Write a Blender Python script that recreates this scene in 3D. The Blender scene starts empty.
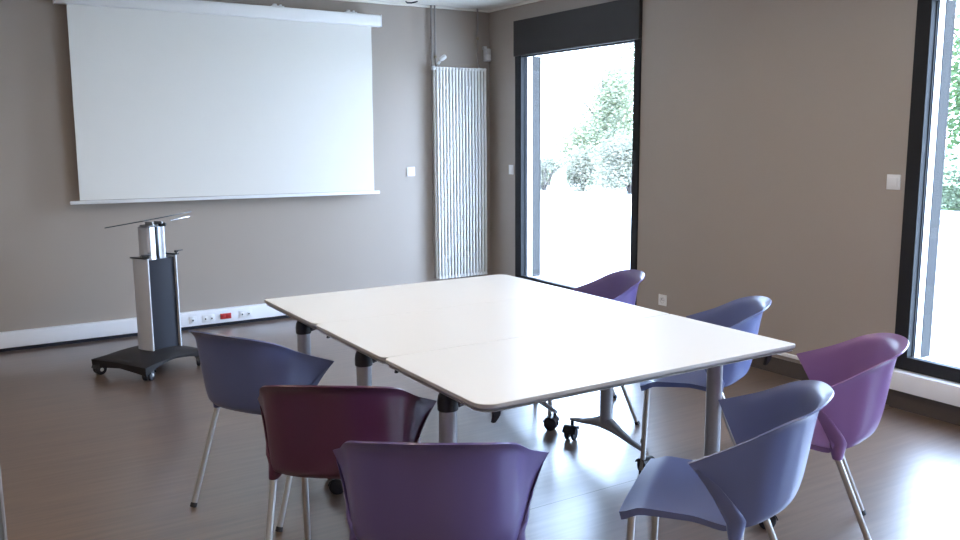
import bpy, bmesh, math, random
from mathutils import Vector, Matrix

S = bpy.context.scene
COL = S.collection
PI = math.pi

# ------------------------------------------------------------------ camera
cam_d = bpy.data.cameras.new('camera'); cam = bpy.data.objects.new('camera', cam_d); COL.objects.link(cam)
YAW, PITCH, ROLL = 0.55372, -0.15497, -0.00697
f_ = Vector((math.sin(YAW)*math.cos(PITCH), math.cos(YAW)*math.cos(PITCH), math.sin(PITCH)))
r_ = Vector((math.cos(YAW), -math.sin(YAW), 0)); u_ = r_.cross(f_)
r2 = r_*math.cos(ROLL) + u_*math.sin(ROLL); u2 = -r_*math.sin(ROLL) + u_*math.cos(ROLL)
M = Matrix((r2, u2, -f_)).transposed().to_4x4(); M.translation = Vector((-4.4514, -7.0076, 1.5252))
cam.matrix_world = M
cam_d.sensor_width = 36; cam_d.lens = 866.53*36/960; cam_d.clip_start = 0.05; cam_d.clip_end = 300
S.camera = cam

# ------------------------------------------------------------------ world, sun, exposure
S.view_settings.view_transform = 'Standard'
S.view_settings.look = 'None'
S.view_settings.gamma = 1
S.view_settings.use_curve_mapping = False
FILL = 3.7  # glow strength of the added ceiling fill panels
S.view_settings.exposure = 2.28
W = bpy.data.worlds.new('sky'); S.world = W; W.use_nodes = True
wn = W.node_tree; bg = wn.nodes['Background']
tc = wn.nodes.new('ShaderNodeTexCoord'); sep = wn.nodes.new('ShaderNodeSeparateXYZ')
ramp = wn.nodes.new('ShaderNodeValToRGB')
wn.links.new(tc.outputs['Generated'], sep.inputs[0]); wn.links.new(sep.outputs['Z'], ramp.inputs[0])
ramp.color_ramp.elements[0].position = 0.0; ramp.color_ramp.elements[0].color = (0.64, 0.78, 1, 1)
ramp.color_ramp.elements[1].position = 0.7; ramp.color_ramp.elements[1].color = (0.50, 0.68, 1, 1)
wn.links.new(ramp.outputs[0], bg.inputs['Color']); bg.inputs['Strength'].default_value = 4.7
sd = bpy.data.lights.new('sun', 'SUN'); sun = bpy.data.objects.new('sun', sd); COL.objects.link(sun)
sd.energy = 3.5; sd.angle = math.radians(1.5); sd.color = (1, 0.95, 0.88)
sun.rotation_euler = Vector((-0.35, -0.45, 0.95)).to_track_quat('Z', 'Y').to_euler()
sun.location = (-5, -5, 12)
def portal(x, y, z, sy, sz):
    d = bpy.data.lights.new('window_portal', 'AREA'); d.shape = 'RECTANGLE'; d.size = sz; d.size_y = sy
    d.cycles.is_portal = True
    o = bpy.data.objects.new('window_portal', d); COL.objects.link(o); o.location = (x, y, z)
    o.rotation_euler = (0, math.radians(90), 0)
portal(0.26, -1.27, 1.23, 1.6, 2.05); portal(0.26, -5.06, 1.25, 1.6, 2.0); portal(0.26, -7.35, 1.25, 1.6, 2.0)

# ------------------------------------------------------------------ materials
def mat(name, color, rough=0.5, metal=0.0, coat=0.0, spec=0.5, noise=0.0, nscale=8.0, bump=0.0, bscale=200.0, coat_rough=0.1):
    m = bpy.data.materials.new(name); m.use_nodes = True; nt = m.node_tree; b = nt.nodes['Principled BSDF']
    b.inputs['Base Color'].default_value = (*color, 1); b.inputs['Roughness'].default_value = rough
    b.inputs['Metallic'].default_value = metal; b.inputs['Coat Weight'].default_value = coat
    b.inputs['Coat Roughness'].default_value = coat_rough
    b.inputs['Specular IOR Level'].default_value = spec
    t = nt.nodes.new('ShaderNodeTexCoord')
    n = nt.nodes.new('ShaderNodeTexNoise'); n.inputs['Scale'].default_value = nscale; n.inputs['Detail'].default_value = 4
    nt.links.new(t.outputs['Object'], n.inputs['Vector'])
    mx = nt.nodes.new('ShaderNodeMix'); mx.data_type = 'RGBA'
    k = noise
    mx.inputs['A'].default_value = tuple(c*(1-k) for c in color) + (1,)
    mx.inputs['B'].default_value = tuple(min(1, c*(1+k)) for c in color) + (1,)
    nt.links.new(n.outputs['Fac'], mx.inputs['Factor']); nt.links.new(mx.outputs['Result'], b.inputs['Base Color'])
    if bump:
        n2 = nt.nodes.new('ShaderNodeTexNoise'); n2.inputs['Scale'].default_value = bscale
        nt.links.new(t.outputs['Object'], n2.inputs['Vector'])
        bp = nt.nodes.new('ShaderNodeBump'); bp.inputs['Strength'].default_value = bump; bp.inputs['Distance'].default_value = 0.002
        nt.links.new(n2.outputs['Fac'], bp.inputs['Height']); nt.links.new(bp.outputs['Normal'], b.inputs['Normal'])
    return m
M_wall = mat('taupe_paint', (0.370, 0.315, 0.268), 0.55, noise=0.03, nscale=2, bump=0.15)
M_ceil = mat('ceiling_white', (0.88, 0.84, 0.76), 0.8, noise=0.03, nscale=20, bump=0.2)
M_white = mat('white_plastic', (0.82, 0.82, 0.82), 0.35, noise=0.01)
M_trim = mat('white_trunking', (0.84, 0.84, 0.86), 0.35, noise=0.01)
M_screen = mat('screen_fabric', (0.77, 0.75, 0.70), 0.85, noise=0.01, spec=0.2)
M_case = mat('screen_case', (0.80, 0.79, 0.76), 0.4, noise=0.01)
M_anth = mat('anthracite_metal', (0.022, 0.023, 0.026), 0.6, spec=0.15, noise=0.05)
M_box = mat('anthracite_shutter_cover', (0.034, 0.031, 0.030), 0.55, spec=0.3, noise=0.05)
M_alu = mat('grey_aluminium', (0.055, 0.053, 0.051), 0.85, spec=0.1, metal=0.0, noise=0.03)
M_reveal = mat('white_render', (0.85, 0.85, 0.85), 0.7, noise=0.02)
M_top = mat('white_laminate', (0.71, 0.695, 0.66), 0.33, noise=0.01, nscale=3, coat=0.0)
M_edge = mat('beige_edge_band', (0.40, 0.385, 0.37), 0.35, noise=0.03)
M_leg = mat('grey_powder_metal', (0.36, 0.36, 0.38), 0.35, metal=0.4, noise=0.03)
M_beam = mat('dark_grey_metal', (0.10, 0.10, 0.11), 0.4, metal=0.3, noise=0.03)
M_black = mat('black_plastic', (0.012, 0.012, 0.014), 0.38, noise=0.1)
M_rubber = mat('black_rubber', (0.015, 0.015, 0.018), 0.5, noise=0.1)
M_wheel = mat('dark_blue_wheel', (0.012, 0.013, 0.022), 0.4, noise=0.1)
M_steel = mat('brushed_steel_leg', (0.50, 0.48, 0.46), 0.32, metal=0.85, noise=0.04)
M_silver = mat('silver_extrusion', (0.66, 0.67, 0.70), 0.38, metal=0.35, noise=0.02)
M_bright = mat('polished_aluminium', (0.78, 0.80, 0.85), 0.25, metal=0.8, noise=0.02)
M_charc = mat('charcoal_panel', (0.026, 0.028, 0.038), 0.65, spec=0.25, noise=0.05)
M_base = mat('dark_base_plastic', (0.022, 0.020, 0.022), 0.55, spec=0.3, noise=0.06)
M_rad = mat('radiator_white', (0.88, 0.87, 0.84), 0.35, noise=0.01)
M_pipe = mat('taupe_pipe', (0.30, 0.27, 0.25), 0.4, noise=0.03)
M_brass = mat('dull_brass', (0.35, 0.30, 0.22), 0.35, metal=0.8)
M_red = mat('red_socket', (0.50, 0.02, 0.02), 0.4, noise=0.02)
M_lgrey = mat('light_grey_plastic', (0.62, 0.62, 0.62), 0.4, noise=0.01)
M_plinth = mat('brown_plinth', (0.075, 0.06, 0.05), 0.5, noise=0.05)
M_hole = mat('socket_hole', (0.02, 0.02, 0.02), 0.6)
M_grey = mat('grey_cabinet', (0.20, 0.21, 0.22), 0.5, noise=0.02)
def plastic(name, c): return mat(name, c, 0.30, noise=0.02, coat=0.0, bump=0.06, bscale=900)
P_blue = plastic('slate_blue_plastic', (0.100, 0.124, 0.262))
P_purple = plastic('purple_plastic', (0.108, 0.080, 0.215))
P_violet = plastic('violet_plastic', (0.195, 0.100, 0.250))
P_burg = plastic('burgundy_plastic', (0.085, 0.024, 0.056))

def floor_mat():
    m = bpy.data.materials.new('wood_vinyl_floor'); m.use_nodes = True; nt = m.node_tree; L = nt.links; b = nt.nodes['Principled BSDF']
    t = nt.nodes.new('ShaderNodeTexCoord')
    mp = nt.nodes.new('ShaderNodeMapping'); mp.inputs['Scale'].default_value = (1.0, 15, 1); L.new(t.outputs['Object'], mp.inputs[0])
    n = nt.nodes.new('ShaderNodeTexNoise'); n.inputs['Scale'].default_value = 2.6; n.inputs['Detail'].default_value = 5; n.inputs['Roughness'].default_value = 0.55
    L.new(mp.outputs[0], n.inputs['Vector'])
    mp2 = nt.nodes.new('ShaderNodeMapping'); mp2.inputs['Scale'].default_value = (0.35, 2.2, 1); L.new(t.outputs['Object'], mp2.inputs[0])
    nb = nt.nodes.new('ShaderNodeTexNoise'); nb.inputs['Scale'].default_value = 3.0; nb.inputs['Detail'].default_value = 3; L.new(mp2.outputs[0], nb.inputs['Vector'])
    br = nt.nodes.new('ShaderNodeValToRGB'); L.new(nb.outputs['Fac'], br.inputs[0])
    br.color_ramp.elements[0].position = 0.3; br.color_ramp.elements[0].color = (0.85, 0.85, 0.85, 1)
    br.color_ramp.elements[1].position = 0.7; br.color_ramp.elements[1].color = (1.08, 1.06, 1.04, 1)
    cr = nt.nodes.new('ShaderNodeValToRGB'); L.new(n.outputs['Fac'], cr.inputs[0])
    cr.color_ramp.elements[0].position = 0.26; cr.color_ramp.elements[0].color = (0.084, 0.051, 0.035, 1)
    cr.color_ramp.elements[1].position = 0.74; cr.color_ramp.elements[1].color = (0.182, 0.117, 0.081, 1)
    mx = nt.nodes.new('ShaderNodeMix'); mx.data_type = 'RGBA'; mx.blend_type = 'MULTIPLY'; mx.inputs['Factor'].default_value = 1
    L.new(cr.outputs[0], mx.inputs['A']); L.new(br.outputs['Color'], mx.inputs['B'])
    # welded seam between two rolls of vinyl
    sp = nt.nodes.new('ShaderNodeSeparateXYZ'); L.new(t.outputs['Object'], sp.inputs[0])
    def mth(op, a, bv):
        k = nt.nodes.new('ShaderNodeMath'); k.operation = op; L.new(a, k.inputs[0]); k.inputs[1].default_value = bv; return k.outputs[0]
    y = mth('LESS_THAN', mth('ABSOLUTE', mth('ADD', sp.outputs['Y'], 4.245), 0), 0.0022)
    mx2 = nt.nodes.new('ShaderNodeMix'); mx2.data_type = 'RGBA'; L.new(y, mx2.inputs['Factor'])
    L.new(mx.outputs['Result'], mx2.inputs['A']); mx2.inputs['B'].default_value = (0.02, 0.015, 0.015, 1)
    L.new(mx2.outputs['Result'], b.inputs['Base Color'])
    rr = nt.nodes.new('ShaderNodeMapRange'); L.new(n.outputs['Fac'], rr.inputs[0]); rr.inputs['To Min'].default_value = 0.28; rr.inputs['To Max'].default_value = 0.32
    ra = nt.nodes.new('ShaderNodeMath'); ra.operation = 'MAXIMUM'; L.new(rr.outputs[0], ra.inputs[0]); L.new(mth('MULTIPLY', y, 0.9), ra.inputs[1])
    L.new(ra.outputs[0], b.inputs['Roughness'])
    b.inputs['Specular IOR Level'].default_value = 0.9
    b.inputs['Coat Weight'].default_value = 0.75; b.inputs['Coat Roughness'].default_value = 0.34; b.inputs['Coat IOR'].default_value = 1.6
    n2 = nt.nodes.new('ShaderNodeTexNoise'); n2.inputs['Scale'].default_value = 3; n2.inputs['Detail'].default_value = 2; L.new(t.outputs['Object'], n2.inputs['Vector'])
    bp = nt.nodes.new('ShaderNodeBump'); bp.inputs['Strength'].default_value = 0.05; bp.inputs['Distance'].default_value = 0.02
    L.new(n2.outputs['Fac'], bp.inputs['Height']); L.new(bp.outputs[0], b.inputs['Normal'])
    return m
M_floor = floor_mat()

def glass_mat():
    m = bpy.data.materials.new('window_glass'); m.use_nodes = True; nt = m.node_tree; nt.nodes.clear()
    o = nt.nodes.new('ShaderNodeOutputMaterial'); mx = nt.nodes.new('ShaderNodeMixShader')
    tr = nt.nodes.new('ShaderNodeBsdfTransparent'); tr.inputs[0].default_value = (0.93, 0.96, 0.98, 1)
    gl = nt.nodes.new('ShaderNodeBsdfGlossy'); gl.inputs['Roughness'].default_value = 0.02
    lw = nt.nodes.new('ShaderNodeLayerWeight'); lw.inputs['Blend'].default_value = 0.5
    pw = nt.nodes.new('ShaderNodeMath'); pw.operation = 'POWER'; pw.inputs[1].default_value = 5; nt.links.new(lw.outputs['Facing'], pw.inputs[0])
    ma = nt.nodes.new('ShaderNodeMath'); ma.operation = 'MULTIPLY_ADD'; ma.inputs[1].default_value = 0.9; ma.inputs[2].default_value = 0.03; nt.links.new(pw.outputs[0], ma.inputs[0])
    nt.links.new(ma.outputs[0], mx.inputs[0]); nt.links.new(tr.outputs[0], mx.inputs[1]); nt.links.new(gl.outputs[0], mx.inputs[2])
    nt.links.new(mx.outputs[0], o.inputs[0]); return m
M_glass = glass_mat()
def dark_glass():
    m = mat('smoked_glass', (0.05, 0.06, 0.07), 0.08, noise=0.0); return m
M_tray = dark_glass()
def leaf_mat(name, c):
    m = mat(name, c, 0.6, noise=0.3, nscale=3)
    nt = m.node_tree; b = nt.nodes['Principled BSDF']; o = nt.nodes['Material Output']
    tl = nt.nodes.new('ShaderNodeBsdfTranslucent'); tl.inputs[0].default_value = (c[0]*1.2, c[1]*1.3, c[2], 1)
    mx = nt.nodes.new('ShaderNodeMixShader'); mx.inputs[0].default_value = 0.4
    nt.links.new(b.outputs[0], mx.inputs[1]); nt.links.new(tl.outputs[0], mx.inputs[2]); nt.links.new(mx.outputs[0], o.inputs[0]); return m
M_leaf = leaf_mat('pale_green_leaves', (0.160, 0.170, 0.115))
M_leaf2 = leaf_mat('grey_green_leaves', (0.160, 0.155, 0.125))
M_leaf3 = leaf_mat('fresh_green_leaves', (0.050, 0.085, 0.032))
M_leaf4 = leaf_mat('dark_hedge_leaves', (0.055, 0.075, 0.045))
M_bark = mat('bark', (0.05, 0.04, 0.035), 0.8, noise=0.3)
M_ground = mat('pale_gravel', (0.62, 0.61, 0.59), 0.9, noise=0.06, nscale=3)
M_kerb = mat('grey_kerb', (0.10, 0.105, 0.12), 0.8, noise=0.08)
M_grass = mat('verge_grass', (0.14, 0.20, 0.09), 0.9, noise=0.3)
M_carblue = mat('blue_car_paint', (0.05, 0.10, 0.45), 0.25, noise=0.02)
M_carglass = mat('car_glass', (0.03, 0.04, 0.05), 0.1)

# ------------------------------------------------------------------ mesh helpers
def bm_new(): return bmesh.new()
def box(bm, c, s, bev=0.0, rot=None, seg=2):
    r = bmesh.ops.create_cube(bm, size=1.0); vs = r['verts']
    for v in vs: v.co = Vector((v.co.x*s[0], v.co.y*s[1], v.co.z*s[2]))
    if bev > 0:
        es = list({e for v in vs for e in v.link_edges})
        rr = bmesh.ops.bevel(bm, geom=es, offset=bev, segments=seg, affect='EDGES', profile=0.5)
        vs = list({v for f in rr['faces'] for v in f.verts} | {v for v in vs if v.is_valid})
    for v in vs:
        if rot is not None: v.co = rot @ v.co
        v.co += Vector(c)
    return vs
def box2(bm, lo, hi, bev=0.0):
    return box(bm, [(a+b)/2 for a, b in zip(lo, hi)], [abs(b-a) for a, b in zip(lo, hi)], bev)
def loft(bm, rings, cap=True, closed=True):
    R = [[bm.verts.new(p) for p in ring] for ring in rings]
    n = len(R[0])
    for a, b in zip(R[:-1], R[1:]):
        for i in range(n if closed else n-1):
            j = (i+1) % n
            bm.faces.new((a[i], a[j], b[j], b[i]))
    if cap and closed:
        bm.faces.new(list(reversed(R[0]))); bm.faces.new(R[-1])
    return R
def frame_of(d):
    d = Vector(d).normalized(); a = Vector((0, 0, 1)) if abs(d.z) < 0.95 else Vector((1, 0, 0))
    x = a.cross(d).normalized(); y = d.cross(x); return x, y
def tube(bm, pts, r, n=12, ry=None, caps=True):
    pts = [Vector(p) for p in pts]; rings = []
    rs = r if isinstance(r, (list, tuple)) else [r]*len(pts)
    px = None
    for i, p in enumerate(pts):
        d = (pts[min(i+1, len(pts)-1)] - pts[max(i-1, 0)]).normalized()
        if px is None: x, y = frame_of(d)
        else:
            x = (px - d*px.dot(d)).normalized(); y = d.cross(x)
        px = x
        rings.append([p + x*math.cos(2*PI*k/n)*rs[i] + y*math.sin(2*PI*k/n)*(rs[i] if ry is None else ry) for k in range(n)])
    loft(bm, rings, caps)
def lathe(bm, prof, c, axis=(0, 0, 1), n=20):
    x, y = frame_of(axis); a = Vector(axis).normalized(); c = Vector(c)
    loft(bm, [[c + a*h + (x*math.cos(2*PI*k/n) + y*math.sin(2*PI*k/n))*max(r, 1e-4) for k in range(n)] for r, h in prof])
def obj(name, bm, m, parent=None, smooth=True, angle=35):
    bmesh.ops.recalc_face_normals(bm, faces=bm.faces[:])
    me = bpy.data.meshes.new(name); bm.to_mesh(me); bm.free(); me.materials.append(m)
    if smooth:
        me.polygons.foreach_set('use_smooth', [True]*len(me.polygons))
        try: me.set_sharp_from_angle(angle=math.radians(angle))
        except Exception: pass
    o = bpy.data.objects.new(name, me); COL.objects.link(o)
    if parent is not None: o.parent = parent
    return o
def tag(o, label, cat, group=None):
    o['label'] = label; o['category'] = cat
    if group: o['group'] = group
    return o
def thing(name, label, cat, loc=(0, 0, 0), rz=0, group=None):
    o = bpy.data.objects.new(name, None); COL.objects.link(o); o.location = loc; o.rotation_euler = (0, 0, rz)
    o.empty_display_size = 0.1
    return tag(o, label, cat, group)
def struct(name, bm, m, parent=None, smooth=False):
    o = obj(name, bm, m, parent, smooth); o['kind'] = 'structure' if parent is None else 'structure'; return o
def copy_tree(o, parent=None):
    c = o.copy(); COL.objects.link(c); c.parent = parent
    for ch in list(o.children): copy_tree(ch, c)
    return c

# ------------------------------------------------------------------ the room
H = 2.659; XL = -6.6; YF = -9.4; T = 0.20
b = bm_new(); box2(b, (XL, YF, -0.1), (0.0, 0.0, 0)); struct('floor', b, M_floor)
b = bm_new(); box2(b, (XL-T, YF-T, H), (T, T, H+0.25)); struct('ceiling', b, M_ceil)
b = bm_new(); box2(b, (XL-T, 0, -0.1), (T, T, H)); struct('wall_back', b, M_wall)
b = bm_new(); box2(b, (XL-T, YF, -0.1), (XL, 0, H)); struct('wall_left', b, M_wall)
b = bm_new(); box2(b, (XL-T, YF-T, -0.1), (T, YF, H)); struct('wall_front', b, M_wall)
WIN = [(-0.445, -2.085, 0.185, 2.513, 0.246), (-4.214, -5.86, 0.222, 2.513, 0.295), (-6.5, -8.15, 0.222, 2.513, 0.295)]
b = bm_new()
ys = 0.0
for (ya, yb, zb, zt, zi) in WIN:
    box2(b, (0, ya, -0.1), (T, ys, H)); box2(b, (0, yb, -0.1), (T, ya, zb)); box2(b, (0, yb, zt), (T, ya, H)); ys = yb
box2(b, (0, YF, -0.1), (T, ys, H)); struct('wall_right', b, M_wall)
# ceiling edge trims
b = bm_new(); box2(b, (XL, -0.022, H-0.018), (0, 0.0, H)); struct('trim_1', b, M_ceil)
b = bm_new(); box2(b, (-0.022, YF, H-0.018), (0.0, -0.022, H)); struct('trim_2', b, M_ceil)

# added fill light: warm glowing panels on the ceiling, out of view
M_fill = bpy.data.materials.new('fill_diffuser'); M_fill.use_nodes = True
_b = M_fill.node_tree.nodes['Principled BSDF']; _b.inputs['Emission Color'].default_value = (1.0, 0.80, 0.58, 1); _b.inputs['Emission Strength'].default_value = FILL
for i, (x, y, l) in enumerate(((-4.9, -3.4, 'fill panel added to the ceiling above the trolley side of the room'), (-2.2, -3.4, 'fill panel added to the ceiling above the far tables'), (-4.9, -5.8, 'fill panel added to the ceiling above the left foreground'), (-2.2, -5.8, 'fill panel added to the ceiling above the near chairs'), (-4.9, -8.2, 'fill panel added to the ceiling behind the camera on the left'), (-2.2, -8.2, 'fill panel added to the ceiling behind the camera on the right'))):
    lt = bpy.data.objects.new('ceiling_fill_panel', None); COL.objects.link(lt); lt.location = (x, y, H)
    lt['label'] = 'square ' + l; lt['category'] = 'ceiling lamp'
    b = bm_new()
    for q in (-1, 1):
        box(b, (q*0.29, 0, -0.012), (0.02, 0.60, 0.024), 0.002); box(b, (0, q*0.29, -0.012), (0.56, 0.02, 0.024), 0.002)
    obj('fill_frame', b, M_white, lt)
    b = bm_new(); box(b, (0, 0, -0.010), (0.56, 0.56, 0.006)); obj('fill_diffuser', b, M_fill, lt, smooth=False)

# windows
for i, (ya, yb, zb, zt, zi) in enumerate(WIN):
    wl, wr_ = ya-0.094 if i == 0 else ya-0.081, yb+0.068
    zx = 2.209
    w = bpy.data.objects.new('window_%d' % (i+1), None); COL.objects.link(w); w.location = (0, (ya+yb)/2, zb); w['kind'] = 'structure'
    bpy.context.view_layer.update(); inv = Matrix.Translation(w.location).inverted()
    def wp(name, bm, m, smooth=False):
        bmesh.ops.transform(bm, matrix=inv, verts=bm.verts[:]); return struct(name, bm, m, w, smooth)
    b = bm_new()
    box2(b, (-0.012, ya, zb), (0.058, wl, zx)); box2(b, (-0.012, wr_, zb), (0.058, yb, zx)); box2(b, (-0.012, wl, zb), (0.03, wr_, zi))
    box2(b, (0.0, wl, zx-0.012), (0.03, wr_, zx))
    wp('window_frame', b, M_anth)
    b = bm_new(); box(b, (0.05, (ya+yb)/2, (zx+zt)/2), (0.16, ya-yb, zt-zx), 0.003); wp('shutter_box', b, M_box)
    b = bm_new(); box2(b, (0.036, wl+0.004, zi-0.02), (0.044, wr_-0.004, zx)); wp('glass_pane', b, M_glass)
    b = bm_new(); box2(b, (0.030, wl, zi-0.02), (0.036, wl-0.005, zx)); box2(b, (0.048, wl, zi), (0.054, wl-0.004, zx)); wp('glass_seal', b, M_anth)
    b = bm_new(); box2(b, (0.058, ya, zb), (0.115, wl, zx)); box2(b, (0.058, wr_, zb), (0.115, yb, zx)); box2(b, (0.031, ya, zb), (T, yb, zi-0.02)); wp('white_reveal', b, M_reveal)
    b = bm_new(); box2(b, (0.115, ya, zi-0.02), (0.185, wl-0.004, zx)); box2(b, (0.115, wr_+0.004, zi-0.02), (0.185, yb, zx))
    box2(b, (0.190, ya, zi-0.02), (0.205, wl-0.002, zx)); box2(b, (0.190, wr_+0.002, zi-0.02), (0.205, yb, zx)); wp('shutter_guide', b, M_alu)

# baseboard / trunking
b = bm_new(); box(b, (XL/2, -0.025, 0.0875), (abs(XL), 0.05, 0.115), 0.006); box(b, (XL/2, -0.0515, 0.131), (abs(XL), 0.004, 0.003)); struct('baseboard_back', b, M_trim, smooth=True)
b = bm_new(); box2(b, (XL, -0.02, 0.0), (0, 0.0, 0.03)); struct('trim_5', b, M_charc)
b = bm_new(); box(b, (-0.009, -2.13, 0.137), (0.018, 4.16, 0.022), 0.003); struct('baseboard_right', b, M_trim, smooth=True)
b = bm_new(); box2(b, (-0.010, -4.21, 0.0), (0.0, -0.05, 0.10)); struct('trim_6', b, M_plinth)
b = bm_new(); box(b, (-0.035, -6.8, 0.166), (0.07, 5.16, 0.108), 0.006); struct('trim_3', b, M_trim, smooth=True)
b = bm_new(); box2(b, (-0.03, YF, 0.0), (0.0, -4.22, 0.112)); struct('trim_4', b, M_plinth)

# ------------------------------------------------------------------ projector screen
sc = thing('projection_screen', 'large white projection screen pulled down on the back wall', 'screen', (-2.42, 0, 2.49))
TL = 0.0085
SR = Matrix.Rotation(TL, 4, 'Y')
def scp(name, bm, m, par=sc, smooth=True):
    bmesh.ops.translate(bm, vec=(2.42, 0, -2.49), verts=bm.verts[:]); bmesh.ops.transform(bm, matrix=SR, verts=bm.verts[:]); return obj(name, bm, m, par, smooth)
b = bm_new(); box(b, (-2.42, -0.10, 2.492), (2.50, 0.085, 0.096), 0.012); cs = scp('case', b, M_case)
for x in (-3.672, -1.168):
    b = bm_new(); box(b, (x, -0.10, 2.492), (0.006, 0.088, 0.099), 0.002); scp('end_cap', b, M_white)
b = bm_new()
N = 24
ring = []
for k in range(N+1):
    z = 2.45 - (2.45-1.062)*k/N
    ring.append([(-3.594 + 0, -0.115 + 0.002*math.sin(k*0.7), z), (-1.252, -0.115 + 0.002*math.sin(k*0.7+1), z), (-1.252, -0.1135 + 0.002*math.sin(k*0.7+1), z), (-3.594, -0.1135 + 0.002*math.sin(k*0.7), z)])
loft(b, ring); scp('screen_fabric', b, M_screen)
b = bm_new(); box(b, (-2.43, -0.114, 1.046), (2.46, 0.020, 0.026), 0.006); scp('bottom_bar', b, M_white)
for x in (-3.3, -2.05, -1.42):
    b = bm_new(); box(b, (x, -0.05, 2.548), (0.10, 0.10, 0.012), 0.003); box(b, (x-0.02, -0.07, 2.56), (0.03, 0.03, 0.02), 0.006); box(b, (x+0.025, -0.08, 2.557), (0.02, 0.02, 0.02), 0.006)
    box(b, (x, -0.005, 2.53), (0.08, 0.01, 0.05), 0.002); scp('mounting_bracket', b, M_white)

# ------------------------------------------------------------------ radiator
rd = thing('column_radiator', 'tall white vertical tube radiator on the back wall near the corner', 'radiator', (-0.375, 0, 0.19))
def rp(name, bm, m, par=rd, smooth=True):
    bmesh.ops.translate(bm, vec=(0.375, 0, -0.19), verts=bm.verts[:]); return obj(name, bm, m, par, smooth)
NT = 16; x0r, x1r = -0.625, -0.122; pit = (x1r-x0r)/(NT-1)
first = None
for k in range(NT):
    x = x0r + k*pit
    if first is None:
        b = bm_new()
        for y in (-0.118, -0.062):
            tube(b, [(x, y, 0.215), (x, y, 0.23), (x, y, 2.10), (x, y, 2.125)], [0.006, 0.0105, 0.0105, 0.006], 10)
        first = rp('tube', b, M_rad)
    else:
        c = first.copy(); COL.objects.link(c); c.parent = rd; c.location = (k*pit, 0, 0)
hd = None
for z in (0.222, 2.112):
    b = bm_new()
    for k in range(NT):
        x = x0r + k*pit
        lathe(b, [(0.007, -0.040), (0.0125, -0.034), (0.0125, 0.034), (0.007, 0.040)], (x, -0.09, z), (0, 1, 0), 10)
    tube(b, [(x0r-0.018, -0.09, z), (x1r+0.018, -0.09, z)], 0.0105, 10)
    rp('header', b, M_rad)
for x in (-0.50, -0.25):
    for z in (0.4, 1.95):
        b = bm_new(); box(b, (x, -0.028, z), (0.03, 0.055, 0.03), 0.003); rp('wall_bracket', b, M_rad)
b = bm_new(); tube(b, [(-0.645, -0.09, 2.112), (-0.662, -0.09, 2.112)], 0.017, 10); lathe(b, [(0.012, 0), (0.018, 0.01), (0.018, 0.03), (0.010, 0.035)], (-0.655, -0.09, 2.11), (0, -1, 0.1), 12); rp('end_plug', b, M_lgrey)
b = bm_new(); tube(b, [(-0.59, -0.075, 2.15), (-0.575, -0.085, 2.175)], 0.011, 10)
lathe(b, [(0.013, 0), (0.017, 0.008), (0.022, 0.02), (0.021, 0.055), (0.012, 0.066)], (-0.575, -0.082, 2.185), (0.8, -0.35, 0.6), 14); rp('thermostat_head', b, M_white)
# pipes
def pipe(label, segs, extras, grp=None):
    b = bm_new()
    for s in segs: tube(b, s, 0.0085, 10)
    o = obj('heating_pipe', b, M_pipe); tag(o, label, 'pipe')
    for c, ax, m, nm in extras:
        b = bm_new(); lathe(b, [(0.010, -0.014), (0.014, -0.010), (0.014, 0.010), (0.010, 0.014)], c, ax, 10); obj(nm, b, m, o)
    return o
pipe('left one of the two pipes dropping beside the radiator to floor level', [[(-0.634, -0.04, H-0.001), (-0.634, -0.04, 0.24), (-0.644, -0.05, 0.222), (-0.644, -0.075, 0.222)]], [((-0.634, -0.04, 2.38), (0, 0, 1), M_pipe, 'pipe_clip'), ((-0.634, -0.04, 1.0), (0, 0, 1), M_pipe, 'pipe_clip')])
pipe('short pipe from the ceiling into the thermostat valve on the radiator top left', [[(-0.600, -0.045, H-0.001), (-0.600, -0.045, 2.17), (-0.600, -0.075, 2.128)]], [((-0.600, -0.045, 2.215), (0, 0, 1), M_brass, 'pipe_clip')])
pipe('single dark pipe from the ceiling into the radiator top right end', [[(-0.158, -0.05, H-0.001), (-0.158, -0.05, 2.17), (-0.150, -0.075, 2.128)]], [((-0.158, -0.05, 2.395), (0, 0, 1), M_brass, 'bleed_valve')])
# sensor
sn = thing('motion_sensor', 'small white alarm sensor on a bracket above the radiator in the corner', 'sensor', (-0.052, 0, 2.262))
b = bm_new(); box(b, (0.0, -0.045, -0.01), (0.062, 0.045, 0.115), 0.008); obj('sensor_body', b, M_lgrey, sn)
b = bm_new(); box(b, (0.0, -0.0685, -0.03), (0.045, 0.006, 0.05), 0.003); obj('lens', b, M_white, sn)
b = bm_new(); box(b, (-0.012, -0.02, 0.055), (0.03, 0.036, 0.03), 0.003); obj('bracket', b, M_lgrey, sn)

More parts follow.
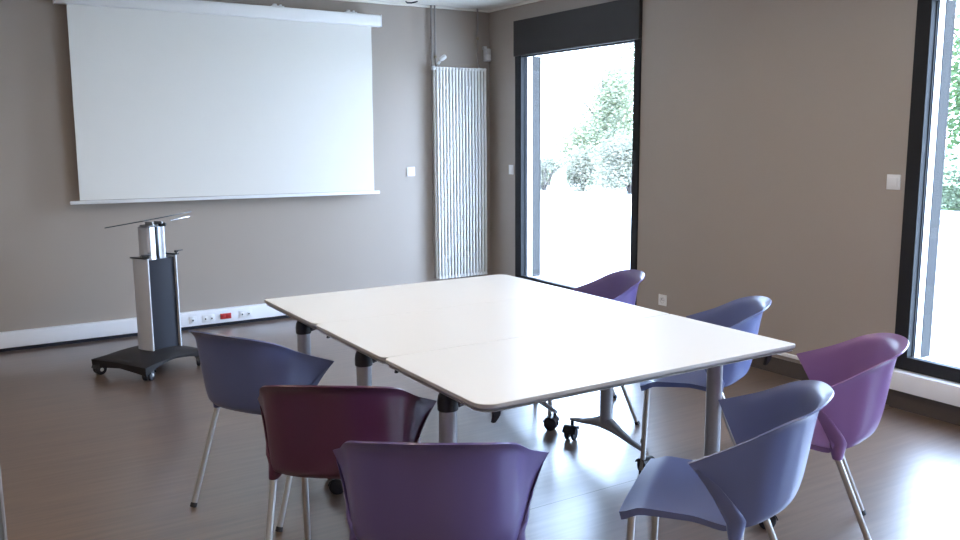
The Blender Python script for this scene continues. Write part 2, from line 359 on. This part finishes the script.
# ------------------------------------------------------------------ switches and sockets
def plate(label, loc, rz, w, h, kind):
    nm = {'switch': 'light_switch', 'socket': 'wall_socket', 'red': 'wall_socket', 'data': 'wall_socket', 'double': 'wall_socket'}[kind]
    t = thing(nm, label, 'light switch' if kind == 'switch' else 'power socket', loc, rz)
    dp = 0.003 if kind in ('data', 'double') else 0.008
    b = bm_new(); box(b, (0, -dp/2, 0), (w, dp, h), 0.001); obj('plate', b, M_red if kind == 'red' else M_white, t)
    if kind == 'switch':
        b = bm_new(); box(b, (0, -0.009, 0), (w*0.62, 0.006, h*0.62), 0.002); obj('rocker', b, M_white, t)
    elif kind == 'socket':
        b = bm_new(); lathe(b, [(w*0.30, -0.003), (w*0.30, 0.002), (w*0.26, 0.002), (w*0.25, -0.002)], (0, -0.009, 0), (0, -1, 0), 20); obj('socket_ring', b, M_lgrey, t)
        b = bm_new()
        for x in (-0.0095, 0.0095): lathe(b, [(0.003, 0), (0.003, 0.002)], (x, -0.0082, 0), (0, -1, 0), 8)
        lathe(b, [(0.0028, 0), (0.0028, 0.008)], (0, -0.008, 0.010), (0, -1, 0), 8); obj('pin_hole', b, M_hole, t)
    elif kind == 'red':
        for x in (-w/4, w/4):
            b = bm_new(); box(b, (x, -0.0095, 0), (w*0.40, 0.005, h*0.8), 0.002); obj('red_insert', b, M_red, t)
            b = bm_new(); box(b, (x-0.006, -0.0125, 0), (0.004, 0.002, 0.004)); box(b, (x+0.006, -0.0125, 0), (0.004, 0.002, 0.004)); obj('pin_hole', b, M_hole, t)
    else:
        n = 1 if kind == 'data' else 2
        for j in range(n):
            x = 0 if n == 1 else (-w/4, w/4)[j]
            b = bm_new(); box(b, (x, -0.0035, 0), (0.030, 0.003, 0.034), 0.001); s = obj('insert', b, M_white, t)
            b = bm_new(); box(b, (x, -0.0052, -0.002), (0.010, 0.002, 0.012)); obj('jack_hole', b, M_hole, s)
    return t
plate('white light switch on the back wall between screen and radiator', (-0.848, 0, 1.201), 0, 0.080, 0.080, 'switch')
plate('small white switch on the right wall between the corner and the far window', (0, -0.369, 1.207), -PI/2, 0.070, 0.085, 'switch')
plate('white wall socket low on the right wall behind the far purple chair', (0, -2.373, 0.31), -PI/2, 0.080, 0.080, 'socket')
plate('white square switch on the right wall beside the near window', (0, -4.142, 1.252), -PI/2, 0.078, 0.082, 'switch')
plate('white single socket in the trunking nearest to the trolley', (-2.843, -0.05, 0.080), 0, 0.060, 0.06, 'data')
plate('white double socket in the trunking just left of the red socket', (-2.72, -0.05, 0.080), 0, 0.10, 0.06, 'double')
plate('bright red double power socket in the white trunking', (-2.583, -0.05, 0.084), 0, 0.088, 0.045, 'red')
plate('white double socket in the trunking just right of the red socket', (-2.42, -0.05, 0.084), 0, 0.11, 0.06, 'double')
b = bm_new(); tube(b, [(-0.93, -0.13, H), (-0.92, -0.14, H-0.012), (-0.89, -0.16, H-0.014), (-0.86, -0.18, H-0.006), (-0.845, -0.19, H)], 0.006, 8)
tag(obj('ceiling_cable', b, M_charc), 'short loop of dark cable poking out of the ceiling near the back wall', 'cable')

# ------------------------------------------------------------------ tables
def rounded(x0, x1, y0, y1, rs, off=0.0, n=8):
    # corners: SW, SE, NE, NW radii
    P = []
    for (cx, cy, a0, r, sx, sy) in ((x0, y0, PI, rs[0], 1, 1), (x1, y0, 1.5*PI, rs[1], -1, 1), (x1, y1, 0, rs[2], -1, -1), (x0, y1, 0.5*PI, rs[3], 1, -1)):
        for k in range(n+1):
            a = a0 + 0.5*PI*k/n
            P.append((cx + sx*r + math.cos(a)*(r+off), cy + sy*r + math.sin(a)*(r+off)))
    return P
TX0, TX1 = -3.167, -1.773; TD = 0.6695
def caster(parent, x, y, ang, name='caster', K=1.0, hub=False):
    # twin wheel caster, stem at (x,y)
    c, s = math.cos(ang), math.sin(ang)
    def L(px, py, pz): return (x + (c*px - s*py)*K, y + (s*px + c*py)*K, pz*K)
    ax = Vector((-s, c, 0))
    b = bm_new(); lathe(b, [(0.009, 0.050*K), (0.009, 0.096)], (x, y, 0), (0, 0, 1), 10)
    box(b, L(0.010, 0, 0.046), (0.036, 0.012, 0.03), 0.004, Matrix.Rotation(ang, 3, 'Z'))
    rings = []
    for k in range(7):
        a = math.radians(10 + k*25)
        rings.append([L(0.016 + math.cos(a)*rr, w*1.15, 0.029 + math.sin(a)*rr) for rr, w in ((0.0315, -0.024), (0.0315, 0.024), (0.0285, 0.024), (0.0285, -0.024))])
    loft(b, rings)
    o = obj(name, b, M_black, parent)
    for sgn in (-1, 1):
        b = bm_new(); c0 = Vector(L(0.016, 0, 0.0275)) + ax*sgn*0.0145*K
        lathe(b, [(r*K, h*K) for r, h in ((0.006, -0.0095), (0.012, -0.0095), (0.0225, -0.0085), (0.0275, -0.0050), (0.0275, 0.0050), (0.0225, 0.0085), (0.010, 0.0095))], c0, ax, 18)
        obj('wheel', b, M_wheel, o)
        if hub:
            b = bm_new(); lathe(b, [(0.012, 0), (0.012, 0.003), (0.008, 0.005)], c0 + ax*sgn*0.0085*K, ax*sgn, 14); obj('hub_cap', b, M_lgrey, o)
    return o
def make_table(Yc, rs, label, swivels):
    y0, y1 = Yc-TD/2+(0.0015 if Yc < -4.5 else 0.0002), Yc+TD/2-(0.0015 if Yc < -4.5 else 0.0002)
    t = thing('folding_table', label, 'table', ((TX0+TX1)/2, Yc, 0))
    ox, oy = (TX0+TX1)/2, Yc
    def ring(off, z): return [(px-ox, py-oy, z) for px, py in rounded(TX0, TX1, y0, y1, rs, off)]
    b = bm_new(); loft(b, [ring(-0.004, 0.7350), ring(-0.0006, 0.7385), ring(-0.0008, 0.7396), ring(-0.0014, 0.740)]); obj('tabletop', b, M_top, t, smooth=False)
    b = bm_new(); loft(b, [ring(-0.022, 0.712), ring(-0.010, 0.712), ring(-0.008, 0.7150), ring(-0.018, 0.7155), ring(-0.018, 0.7200), ring(-0.005, 0.7210), ring(0.0, 0.7280), ring(0.0, 0.7375), ring(-0.002, 0.7383), ring(-0.006, 0.7383)]); obj('edge_band', b, M_edge, t, angle=20)
    yc = -4.6+ (Yc-(-4.6012)) - oy
    xs = (-3.092-ox, -1.843-ox)
    b = bm_new(); box(b, (0, yc, 0.688), (xs[1]-xs[0]-0.05, 0.05, 0.03), 0.006); obj('crossbar', b, M_beam, t)
    for k, x in enumerate(xs):
        s = 1 if k == 0 else -1
        b = bm_new(); tube(b, [(x, yc, 0.14), (x, yc, 0.630)], 0.033, 20, ry=0.030); leg = obj('leg', b, M_leg, t)
        b = bm_new(); lathe(b, [(0.030, 0.624), (0.035, 0.628), (0.0355, 0.655), (0.032, 0.676), (0.023, 0.691), (0.010, 0.696)], (x, yc, 0), (0, 0, 1), 20)
        box(b, (x + s*0.03, yc, 0.662), (0.03, 0.045, 0.05), 0.008); obj('tilt_joint', b, M_black, t)
        b = bm_new(); loft(b, [[(x+s*0.03, yc-0.026, 0.636), (x+s*0.03, yc+0.026, 0.636), (x+s*0.03, yc+0.026, 0.711), (x+s*0.03, yc-0.026, 0.711)], [(x+s*0.22, yc-0.020, 0.690), (x+s*0.22, yc+0.020, 0.690), (x+s*0.22, yc+0.020, 0.711), (x+s*0.22, yc-0.020, 0.711)]]); obj('top_bracket', b, M_beam, t)
        # T foot with two sloping arms
        b = bm_new()
        for sg in (-1, 1):
            rings = []
            for (dy, zc, hw, hh) in ((0.0, 0.158, 0.031, 0.034), (0.04, 0.153, 0.029, 0.030), (0.09, 0.139, 0.023, 0.021), (0.17, 0.118, 0.017, 0.014), (0.262, 0.101, 0.013, 0.009), (0.275, 0.099, 0.010, 0.006)):
                rings.append([(x + hw*math.cos(a), yc + sg*dy, zc + hh*math.sin(a)) for a in [2*PI*q/12 for q in range(12)]])
            loft(b, rings)
        foot = obj('foot', b, M_leg, t)
        for sg in (-1, 1): caster(foot, x, yc + sg*0.262, swivels[(k*2 + (sg > 0)) % len(swivels)], K=1.24)
    for x in (-3.075-ox, -1.842-ox):
        b = bm_new(); rings = []
        for q in range(9):
            a = q/8; px = x + 0.012*math.sin(a*PI); z = 0.708 - 0.058*a; w = 0.012 + 0.006*math.sin(a*PI)
            yy = y0-oy + 0.075 + 0.012*a
            rings.append([(px-w+a*0.01, yy-0.006, z), (px+w*0.6, yy-0.006, z), (px+w*0.6, yy+0.006, z), (px-w+a*0.01, yy+0.006, z)])
        loft(b, rings); obj('release_lever', b, M_black, t)
    return t
YC = (-4.6012, -3.9302, -3.2592)
make_table(YC[0], (0.06, 0.012, 0.010, 0.030), 'white folding table nearest to the camera in the row of three', (2.6, 3.4, -0.6, 1.9))
make_table(YC[1], (0.03, 0.010, 0.010, 0.030), 'middle one of the three white folding tables pushed together', (1.0, 2.6, 4.7, 3.7))
make_table(YC[2], (0.03, 0.010, 0.060, 0.012), 'white folding table at the far end of the row, toward the screen', (0.4, 2.0, 2.2, 4.0))

# ------------------------------------------------------------------ chairs
D = dict(B=0.307, Z0=0.784, x1=0.148, x2=0.213, wa=0.307, ya=0.051, za=0.629)
def catmull(c, u):
    n = len(c)-1; u = min(max(u, 0), 1)*n; i = min(int(u), n-1); t = u-i
    g = lambda k: c[k] if 0 <= k <= n else (2*c[0]-c[1] if k < 0 else 2*c[n]-c[n-1])
    a, b_, e, f = g(i-1), g(i), g(i+1), g(i+2)
    return 0.5*((2*b_) + (-a+e)*t + (2*a-5*b_+4*e-f)*t*t + (-a+3*b_-3*e+f)*t**3)
RIM = [Vector(p) for p in [(-0.307, 0.051, 0.629), (-0.258, -0.077, 0.684), (-0.216, -0.192, 0.744), (-0.148, -0.269, 0.772), (0, -0.307, 0.784), (0.148, -0.269, 0.772), (0.216, -0.192, 0.744), (0.258, -0.077, 0.684), (0.307, 0.051, 0.629)]]
BOT = [Vector(p) for p in [(-0.233, -0.055, 0.426), (-0.220, -0.088, 0.430), (-0.192, -0.128, 0.437), (-0.108, -0.176, 0.444), (0, -0.192, 0.447), (0.108, -0.176, 0.444), (0.192, -0.128, 0.437), (0.220, -0.088, 0.430), (0.233, -0.055, 0.426)]]
def shell_pt(t, v):
    s = (t+1)/2; r = catmull(RIM, s); q = catmull(BOT, s)
    def lut(tab):
        for (a, fa), (c, fc) in zip(tab, tab[1:]):
            if v <= c + 1e-9:
                t_ = (v-a)/(c-a); return fa + (fc-fa)*t_
        return tab[-1][1]
    h0 = catmull([Vector((k, 0, 0)) for k in (0, 0.22, 0.35, 0.44, 0.52, 0.61, 0.73, 1.0)], v)[0]
    z0 = catmull([Vector((k, 0, 0)) for k in (0, 0.07, 0.20, 0.37, 0.55, 0.74, 0.91, 1.0)], v)[0]
    h1 = 0.30*v + 0.70*v**2.2
    e = abs(t)**4; h = h0*(1-e) + h1*e; hy = h0*(1-e) + (0.25*h1+0.75*v)*e
    return Vector((q.x+(r.x-q.x)*h, q.y+(r.y-q.y)*hy, q.z+(r.z-q.z)*(z0*(1-e) + v*e)))
def seat_pt(u, w):
    # u across -1..1, w 0 front .. 1 back
    if w < 0.62:
        k = w/0.62; y = 0.263 - k*0.313; hw = 0.229 - 0.011*k - 0.006*math.sin(k*PI)
        y -= 0.004*(1-k)*abs(u)**3
        x = u*hw
    else:
        k = (w-0.62)/0.38; y0 = -0.05 - k*0.142; hw = 0.217*math.sqrt(max(0, 1-(k*0.985)**2.6)); x = u*hw; y = y0
    lut = lambda pts: next((a[1]+(c_[1]-a[1])*(lambda t: t*t*(3-2*t))((w-a[0])/(c_[0]-a[0])) for a, c_ in zip(pts, pts[1:]) if w <= c_[0]), pts[-1][1])
    e = lut([(0, 0.419), (0.13, 0.439), (0.40, 0.437), (0.62, 0.423), (1, 0.450)])
    c = lut([(0, 0.422), (0.12, 0.432), (0.40, 0.420), (0.72, 0.420), (1, 0.450)])
    z = c + (e-c)*abs(u)**2.2
    return Vector((x, y, z))
def make_chair(P, label, group=None):
    t = thing('tub_chair', label, 'chair', group=group)
    # back shell with arms, socket fins
    b = bm_new(); NU, NV = 64, 28
    grid = [[shell_pt(-1+2*i/NU, j/NV) for i in range(NU+1)] for j in range(NV+1)]
    th = 0.0055
    def nrm(i, j):
        a = grid[j][min(i+1, NU)]-grid[j][max(i-1, 0)]; c = grid[min(j+1, NV)][i]-grid[max(j-1, 0)][i]
        return a.cross(c).normalized()
    inn = [[b.verts.new(grid[j][i] - nrm(i, j)*0) for i in range(NU+1)] for j in range(NV+1)]
    sgn = 1 if nrm(NU//2, NV//2).y < 0 else -1
    out = [[b.verts.new(grid[j][i] + nrm(i, j)*sgn*th) for i in range(NU+1)] for j in range(NV+1)]
    for j in range(NV):
        for i in range(NU):
            b.faces.new((inn[j][i], inn[j][i+1], inn[j+1][i+1], inn[j+1][i])); b.faces.new((out[j][i], out[j+1][i], out[j+1][i+1], out[j][i+1]))
    for i in range(NU):
        b.faces.new((inn[NV][i], inn[NV][i+1], out[NV][i+1], out[NV][i])); b.faces.new((inn[0][i+1], inn[0][i], out[0][i], out[0][i+1]))
    for j in range(NV):
        b.faces.new((inn[j+1][0], inn[j][0], out[j][0], out[j+1][0])); b.faces.new((inn[j][NU], inn[j+1][NU], out[j+1][NU], out[j][NU]))
    for s in (-1, 1):   # fins from the rear leg sockets up the arm edges
        secs = []
        for (cx, cy, cz, rx, ry_) in ((0.2290, -0.073, 0.391, 0.0170, 0.0175), (0.2230, -0.073, 0.405, 0.0230, 0.0215), (0.2160, -0.073, 0.424, 0.0290, 0.026), (0.2170, -0.074, 0.447, 0.0260, 0.030)):
            secs.append([(s*(cx+rx*math.cos(a)), cy+ry_*math.sin(a), cz) for a in [2*PI*k/14 for k in range(14)]])
        for v, rx, ry_, back in ((0.26, 0.0100, 0.029, 0.028), (0.42, 0.0050, 0.025, 0.024), (0.64, 0.0028, 0.020, 0.019), (0.90, 0.0006, 0.008, 0.008)):
            p = shell_pt(1, v)
            secs.append([(s*(p.x+0.002+rx*math.cos(a)), p.y-back+ry_*math.sin(a), p.z) for a in [2*PI*k/14 for k in range(14)]])
        loft(b, secs)
    obj('backrest', b, P, t, angle=50)
    # seat
    b = bm_new(); NU2, NW = 24, 28
    g = [[seat_pt(-1+2*i/NU2, j/NW) for i in range(NU2+1)] for j in range(NW+1)]
    A = [[b.verts.new(p) for p in row] for row in g]
    Bm = []
    for j in range(NW+1):
        row = []
        for i in range(NU2+1):
            p = g[j][i]; ed = max(abs(-1+2*i/NU2)**8*(1.0-0.35*min(1, j/NW/0.4)), max(0, 1-(j/NW)/0.06))*max(0, 1-max(0, j/NW-0.60)/0.08)
            row.append(b.verts.new(p + Vector((-0.006*(-1+2*i/NU2)*1.0*ed, -0.006*max(0, 1-(j/NW)/0.06), -(0.007+0.020*ed)))))
        Bm.append(row)
    for j in range(NW):
        for i in range(NU2):
            b.faces.new((A[j][i], A[j][i+1], A[j+1][i+1], A[j+1][i])); b.faces.new((Bm[j][i], Bm[j+1][i], Bm[j+1][i+1], Bm[j][i+1]))
        b.faces.new((A[j+1][0], A[j][0], Bm[j][0], Bm[j+1][0])) if False else b.faces.new((A[j][0], A[j+1][0], Bm[j+1][0], Bm[j][0]))
        b.faces.new((A[j+1][NU2], A[j][NU2], Bm[j][NU2], Bm[j+1][NU2]))
    for i in range(NU2):
        b.faces.new((A[0][i+1], A[0][i], Bm[0][i], Bm[0][i+1])); b.faces.new((A[NW][i], A[NW][i+1], Bm[NW][i+1], Bm[NW][i]))
    bmesh.ops.remove_doubles(b, verts=b.verts[:], dist=1e-5)
    obj('seat', b, P, t, angle=50)
    # legs
    for s in (-1, 1):
        for (p0, p1) in (((s*0.2290, -0.0725, 0.396), (s*0.236, -0.230, 0.0)), ((s*0.207, 0.225, 0.405), (s*0.209, 0.243, 0.0))):
            p0, p1 = Vector(p0), Vector(p1); d = (p1-p0)
            b = bm_new(); tube(b, [p0, p0+d*0.97], 0.0118, 14); lg = obj('leg', b, M_steel, t)
            b = bm_new(); tube(b, [p0+d*0.955, p0+d*0.965, p1+Vector((0, 0, 0.0005))], [0.0122, 0.0138, 0.0138], 14); obj('foot_cap', b, M_rubber, lg)
    return t
def dup_chair(proto, P, label):
    c = copy_tree(proto); c['label'] = label
    return c
def recolour(root, P):
    for ch in root.children:
        if ch.name.split('.')[0] in ('backrest', 'seat'):
            ch.data = ch.data.copy(); ch.data.materials[0] = P
proto = make_chair(P_blue, 'slate blue tub chair in the lower right foreground, turned toward the tables')
CH = [(P_blue, None, (-2.493, -5.236, 0.620)),
      (P_violet, 'violet tub chair at the right, between the tables and the near window', (-1.735, -4.990, 0.715)),
      (P_blue, 'blue tub chair tucked behind the right table side, next to the wall', (-1.549, -4.226, 0.818)),
      (P_purple, 'small purple tub chair farthest away, in front of the far window', (-1.524, -3.375, 1.118)),
      (P_blue, 'dark blue tub chair on the left side, closest to the trolley', (-3.362, -3.565, -1.072)),
      (P_burg, 'burgundy tub chair with its back to the camera, left of the tables', (-3.360, -4.360, -0.612)),
      (P_purple, 'dark purple tub chair in the bottom centre, back toward the camera', (-3.329, -4.963, -0.602))]
for i, (P, lab, (x, y, a)) in enumerate(CH):
    o = proto if i == 0 else dup_chair(proto, P, lab)
    if i and P is not P_blue: recolour(o, P)
    o.location = (x, y, 0); o.rotation_euler = (0, 0, a)

# ------------------------------------------------------------------ presentation trolley
A0 = math.radians(30)
tr = thing('equipment_trolley', 'grey wheeled presentation trolley with a tilted glass shelf by the back wall', 'trolley', (-3.3625, -1.10, 0), A0)
# base: dark plate with arched sides
b = bm_new()
nx, ny = 20, 16; hx, hy = 0.272, 0.252
top = []; bot = []
for j in range(ny+1):
    rt, rb = [], []
    for i in range(nx+1):
        u, v = -1+2*i/nx, -1+2*j/ny
        sx = 1-0.16*(1-v*v)*(abs(u)**4)*0; sy = 1-0.10*(1-u*u)**1.0
        x = u*hx*(1-0.03*(1-v*v)*abs(u)); y = v*hy*sy
        z = 0.100 + 0.030*(1-u*u)**0.7*(1-v*v)**0.5*1.0 + 0.012*(1-u*u)
        zb = 0.046 + 0.054*(1-u*u)**1.2*abs(v)**2 + 0.02*(1-abs(v))
        rt.append(b.verts.new((x, y, z))); rb.append(b.verts.new((x*0.985, y*0.985, min(zb, z-0.006))))
    top.append(rt); bot.append(rb)
for j in range(ny):
    for i in range(nx):
        b.faces.new((top[j][i], top[j][i+1], top[j+1][i+1], top[j+1][i])); b.faces.new((bot[j][i], bot[j+1][i], bot[j+1][i+1], bot[j][i+1]))
    b.faces.new((top[j][0], top[j+1][0], bot[j+1][0], bot[j][0])); b.faces.new((top[j+1][nx], top[j][nx], bot[j][nx], bot[j+1][nx]))
for i in range(nx):
    b.faces.new((top[0][i+1], top[0][i], bot[0][i], bot[0][i+1])); b.faces.new((top[ny][i], top[ny][i+1], bot[ny][i+1], bot[ny][i]))
obj('base', b, M_base, tr, angle=40)
for (x, y, a) in ((-0.225, -0.205, 0.4), (0.225, -0.205, -2.2), (-0.225, 0.205, 2.9), (0.225, 0.205, 1.2)): caster(tr, x, y, a, K=1.28, hub=True)
# lower column: two silver side extrusions and a charcoal front and back
CX = 0.075
for s in (-1, 1):
    b = bm_new(); secs = []
    prof = []
    for k in range(9):
        yy = -0.070 + 0.14*k/8; prof.append((0.120 + 0.012*math.cos((k/8-0.5)*PI), yy))
    prof += [(0.112, 0.070), (0.112, -0.070)]
    for z in (0.115, 0.745): secs.append([(CX + s*px, py, z) for px, py in prof])
    loft(b, secs); obj('side_extrusion', b, M_silver, tr, angle=30)
    b = bm_new(); box(b, (CX + s*0.125, 0.0, 0.751), (0.036, 0.14, 0.008), 0.003); obj('top_cap', b, M_black, tr)
for s in (-1, 1):
    b = bm_new(); prof = [(-0.112, s*0.045)] + [(-0.112+0.224*k/10, s*(0.050+0.014*math.sin(PI*k/10))) for k in range(11)] + [(0.112, s*0.045)]
    loft(b, [[(CX+px, py, 0.115) for px, py in prof], [(CX+px, py, 0.735) for px, py in prof]]); obj('column_panel', b, M_charc, tr, angle=30)
# upper telescopic column
for s in (-1, 1):
    b = bm_new(); prof = [(s*0.007, -0.045), (s*0.025, -0.053), (s*0.060, -0.052), (s*0.074, -0.040), (s*0.078, 0.0), (s*0.074, 0.040), (s*0.060, 0.052), (s*0.007, 0.052)]
    loft(b, [[(CX-0.015+px, py, 0.70) for px, py in prof], [(CX-0.015+px, py, 0.945) for px, py in prof]]); obj('mast_extrusion', b, M_bright, tr, angle=30)
b = bm_new(); box(b, (CX-0.015, 0, 0.82), (0.016, 0.108, 0.25), 0.002); obj('mast_slot', b, M_black, tr)
for s in (-1, 1):
    b = bm_new(); lathe(b, [(0.006, 0), (0.006, 0.012), (0.014, 0.015), (0.014, 0.022), (0.007, 0.025)], (CX+s*0.115, -0.075, 0.752), (0, 0, 1), 12); box(b, (CX+s*0.135, -0.075, 0.775), (0.06, 0.02, 0.006), 0.002); obj('clamp_knob', b, M_black, tr)
# shelf plane rises gently toward its front edge
RT = Matrix(((1, 0, 0), (0, 1, 0), (0.07, -0.164, 1)))
b = bm_new(); box(b, (CX-0.02, 0, 0.953), (0.10, 0.09, 0.010), 0.003)
for x in (-0.045, 0.03): box(b, (CX+x, -0.02, 0.968), (0.008, 0.07, 0.022), 0.002)
obj('tilt_mount', b, M_silver, tr)
b = bm_new(); box(b, (CX+0.03, -0.05, 0.955), (0.045, 0.03, 0.02), 0.006); lathe(b, [(0.010, 0), (0.013, 0.015), (0.007, 0.022)], (CX+0.03, -0.065, 0.957), (0, -1, 0.2), 10); obj('tilt_knob', b, M_black, tr)
b = bm_new(); box(b, (0, 0, 0), (0.40, 0.36, 0.006), 0.002, RT); bmesh.ops.translate(b, vec=(CX-0.03, 0, 0.992), verts=b.verts[:]); obj('glass_shelf', b, M_tray, tr)
b = bm_new(); box(b, (0.10, -0.174, 0.006), (0.16, 0.010, 0.008), 0.003, RT); bmesh.ops.translate(b, vec=(CX-0.03, 0, 0.992), verts=b.verts[:]); obj('stop_rail', b, M_bright, tr)
bpy.context.view_layer.update()

# ------------------------------------------------------------------ cabinet at the left edge
cb = thing('storage_cabinet', 'grey cabinet with a pale edge cut off at the lower left of the picture', 'cabinet', (-4.99, -4.69, 0))
b = bm_new(); box(b, (0.0, 0.0, 0.52), (1.18, 0.40, 1.00), 0.003); obj('body', b, M_grey, cb)
b = bm_new(); box(b, (0.0, 0.0, 0.012), (1.14, 0.36, 0.022)); obj('plinth', b, M_black, cb)
b = bm_new(); box(b, (0.592, -0.198, 0.52), (0.006, 0.012, 1.0), 0.001); obj('edge_trim', b, M_leg, cb)
for s in (-1, 1):
    b = bm_new(); box(b, (s*0.292, -0.209, 0.52), (0.575, 0.016, 0.98), 0.002); d_ = obj('door', b, M_grey, cb)
    b = bm_new(); box(b, (s*0.04, -0.225, 0.62), (0.012, 0.018, 0.14), 0.004); obj('handle', b, M_silver, d_)

# ------------------------------------------------------------------ outside
b = bm_new(); box2(b, (T, -40, -0.4), (60, 60, -0.10)); o = obj('ground', b, M_ground, smooth=False); o['kind'] = 'structure'
b = bm_new(); box2(b, (-30, T, -0.4), (T, 60, -0.10)); o = obj('ground', b, M_ground, smooth=False); o['kind'] = 'structure'
b = bm_new(); box2(b, (10.3, -30, -0.10), (10.55, 8, -0.02)); tag(obj('kerb', b, M_kerb, smooth=False), 'low grey kerb crossing the pale yard outside the near window', 'kerb')
b = bm_new(); box2(b, (13.4, -30, -0.10), (40, 40, -0.06)); o = obj('verge', b, M_grass, smooth=False); o['kind'] = 'structure'

def foliage(center, radii, n, size, rng, lumps=14):
    b = bm_new(); C = Vector(center)
    cl = []
    for k in range(lumps):
        d = Vector((rng.gauss(0, 1), rng.gauss(0, 1), rng.gauss(0, 1))).normalized()*rng.uniform(0.35, 0.72)
        cl.append((Vector((d.x*radii[0], d.y*radii[1], d.z*radii[2])), rng.uniform(0.30, 0.5)))
    for k in range(n):
        c, rr = cl[k % lumps]
        d = Vector((rng.gauss(0, 1), rng.gauss(0, 1), rng.gauss(0, 1))).normalized()*(rng.random()**0.4)*rr
        p = C + c + Vector((d.x*radii[0], d.y*radii[1], d.z*radii[2]))
        a = Vector((rng.gauss(0, 1), rng.gauss(0, 1), rng.gauss(0, 1))).normalized(); u, w = frame_of(a); s = size*rng.uniform(0.6, 1.3)
        vs = [b.verts.new(p + u*s*q[0] + w*s*q[1]) for q in ((-0.5, 0), (0, -0.28), (0.5, 0), (0, 0.28))]
        b.faces.new(vs)
    return b
def tree(label, x, y, h, rad, m, seed, n=2600, size=0.16, grp=None):
    rng = random.Random(seed); t = thing('garden_tree', label, 'tree', (x, y, -0.1), group=grp)
    b = bm_new(); tube(b, [(0, 0, 0), (0.03, 0, h*0.3), (-0.04, 0.03, h*0.6), (0, 0, h*0.8)], [0.10, 0.075, 0.05, 0.02], 9)
    for k in range(5):
        a = k*1.3; tube(b, [(0, 0, h*(0.32+0.07*k)), (math.cos(a)*rad*0.35, math.sin(a)*rad*0.35, h*(0.5+0.07*k)), (math.cos(a)*rad*0.6, math.sin(a)*rad*0.6, h*(0.6+0.07*k))], [0.035, 0.022, 0.01], 6)
    obj('trunk', b, M_bark, t)
    obj('foliage', foliage((0, 0, h*0.56), (rad, rad, h*0.56), n, size, rng, 22), m, t, smooth=False)
    return t
def bush(label, x, y, rx, h, m, seed, n=1600, size=0.10, grp=None):
    rng = random.Random(seed); t = thing('garden_bush', label, 'bush', (x, y, -0.1), group=grp)
    b = bm_new()
    for k in range(6):
        a = k*1.05; tube(b, [(0, 0, 0), (math.cos(a)*rx*0.3, math.sin(a)*rx*0.3, h*0.5), (math.cos(a)*rx*0.6, math.sin(a)*rx*0.6, h*0.8)], [0.03, 0.02, 0.008], 6)
    obj('stems', b, M_bark, t)
    obj('foliage', foliage((0, 0, h*0.47), (rx, rx, h*0.62), n, size, rng, 16), m, t, smooth=False)
    return t
tree('pale green tree rising above the bushes outside the far window', 12.8, 13.6, 3.9, 1.75, M_leaf, 3, 9500, 0.12)
tree('tree whose branches reach the top right of the far window', 18.6, 17.8, 7.2, 2.3, M_leaf, 5, 7000, 0.14)
bush('low dark green bush at the left of the far window view', 10.5, 13.6, 0.95, 1.0, M_leaf2, 11, 4200, 0.075)
bush('low bush just left of the big round shrub outside the far window', 11.20, 12.65, 0.76, 1.25, M_leaf2, 12, 5500, 0.075)
bush('large rounded grey green shrub outside the far window', 11.5, 11.0, 1.28, 1.75, M_leaf2, 13, 9000, 0.08)
tree('leafy green tree with a thin trunk outside the near window', 14.3, 3.15, 5.4, 1.7, M_leaf3, 21, 7000, 0.13)
bush('clipped green shrub below the tree outside the near window', 13.6, 2.9, 0.8, 0.85, M_leaf4, 22, 3500, 0.08)
bush('green shrub at the right border of the near window view', 13.9, 1.5, 0.8, 0.9, M_leaf4, 23, 3500, 0.08)
# parked car beyond the trees
car = thing('parked_car', 'blue parked car glimpsed past the tree trunk outside the near window', 'car', (22.5, 5.2, -0.06), 1.35)
b = bm_new()
body = [(-2.1, 0.35), (-2.1, 0.75), (-1.9, 0.92), (-1.2, 1.0), (-0.7, 1.42), (0.7, 1.46), (1.25, 1.05), (2.0, 0.88), (2.12, 0.6), (2.1, 0.35)]
loft(b, [[(px, -0.82, pz) for px, pz in body], [(px, 0.82, pz) for px, pz in body]]); obj('car_body', b, M_carblue, car, angle=20)
for s in (-1, 1):
    b = bm_new(); loft(b, [[(px, s*0.822, pz) for px, pz in ((-1.0, 1.02), (-0.62, 1.36), (0.62, 1.39), (1.05, 1.04))], [(px, s*0.832, pz) for px, pz in ((-1.0, 1.02), (-0.62, 1.36), (0.62, 1.39), (1.05, 1.04))]]); obj('side_window', b, M_carglass, car)
    for x in (-1.35, 1.35):
        b = bm_new(); lathe(b, [(0.2, -0.1), (0.32, -0.1), (0.33, -0.06), (0.33, 0.06), (0.32, 0.1), (0.18, 0.1)], (x, s*0.76, 0.33), (0, 1, 0), 22); obj('wheel', b, M_rubber, car)

# ------------------------------------------------------------------ groups of repeats
GROUPS = {'tub_chair': 'tub chairs around the tables', 'folding_table': 'folding tables pushed together in a row', 'ceiling_fill_panel': 'added ceiling fill panels',
          'wall_socket': 'sockets on the walls and trunking', 'light_switch': 'white wall switches', 'heating_pipe': 'heating pipes above the radiator',
          'garden_tree': 'trees outside the windows', 'garden_bush': 'bushes outside the windows'}
for o in COL.objects:
    k = o.name.split('.')[0]
    if o.parent is None and k in GROUPS: o['group'] = GROUPS[k]
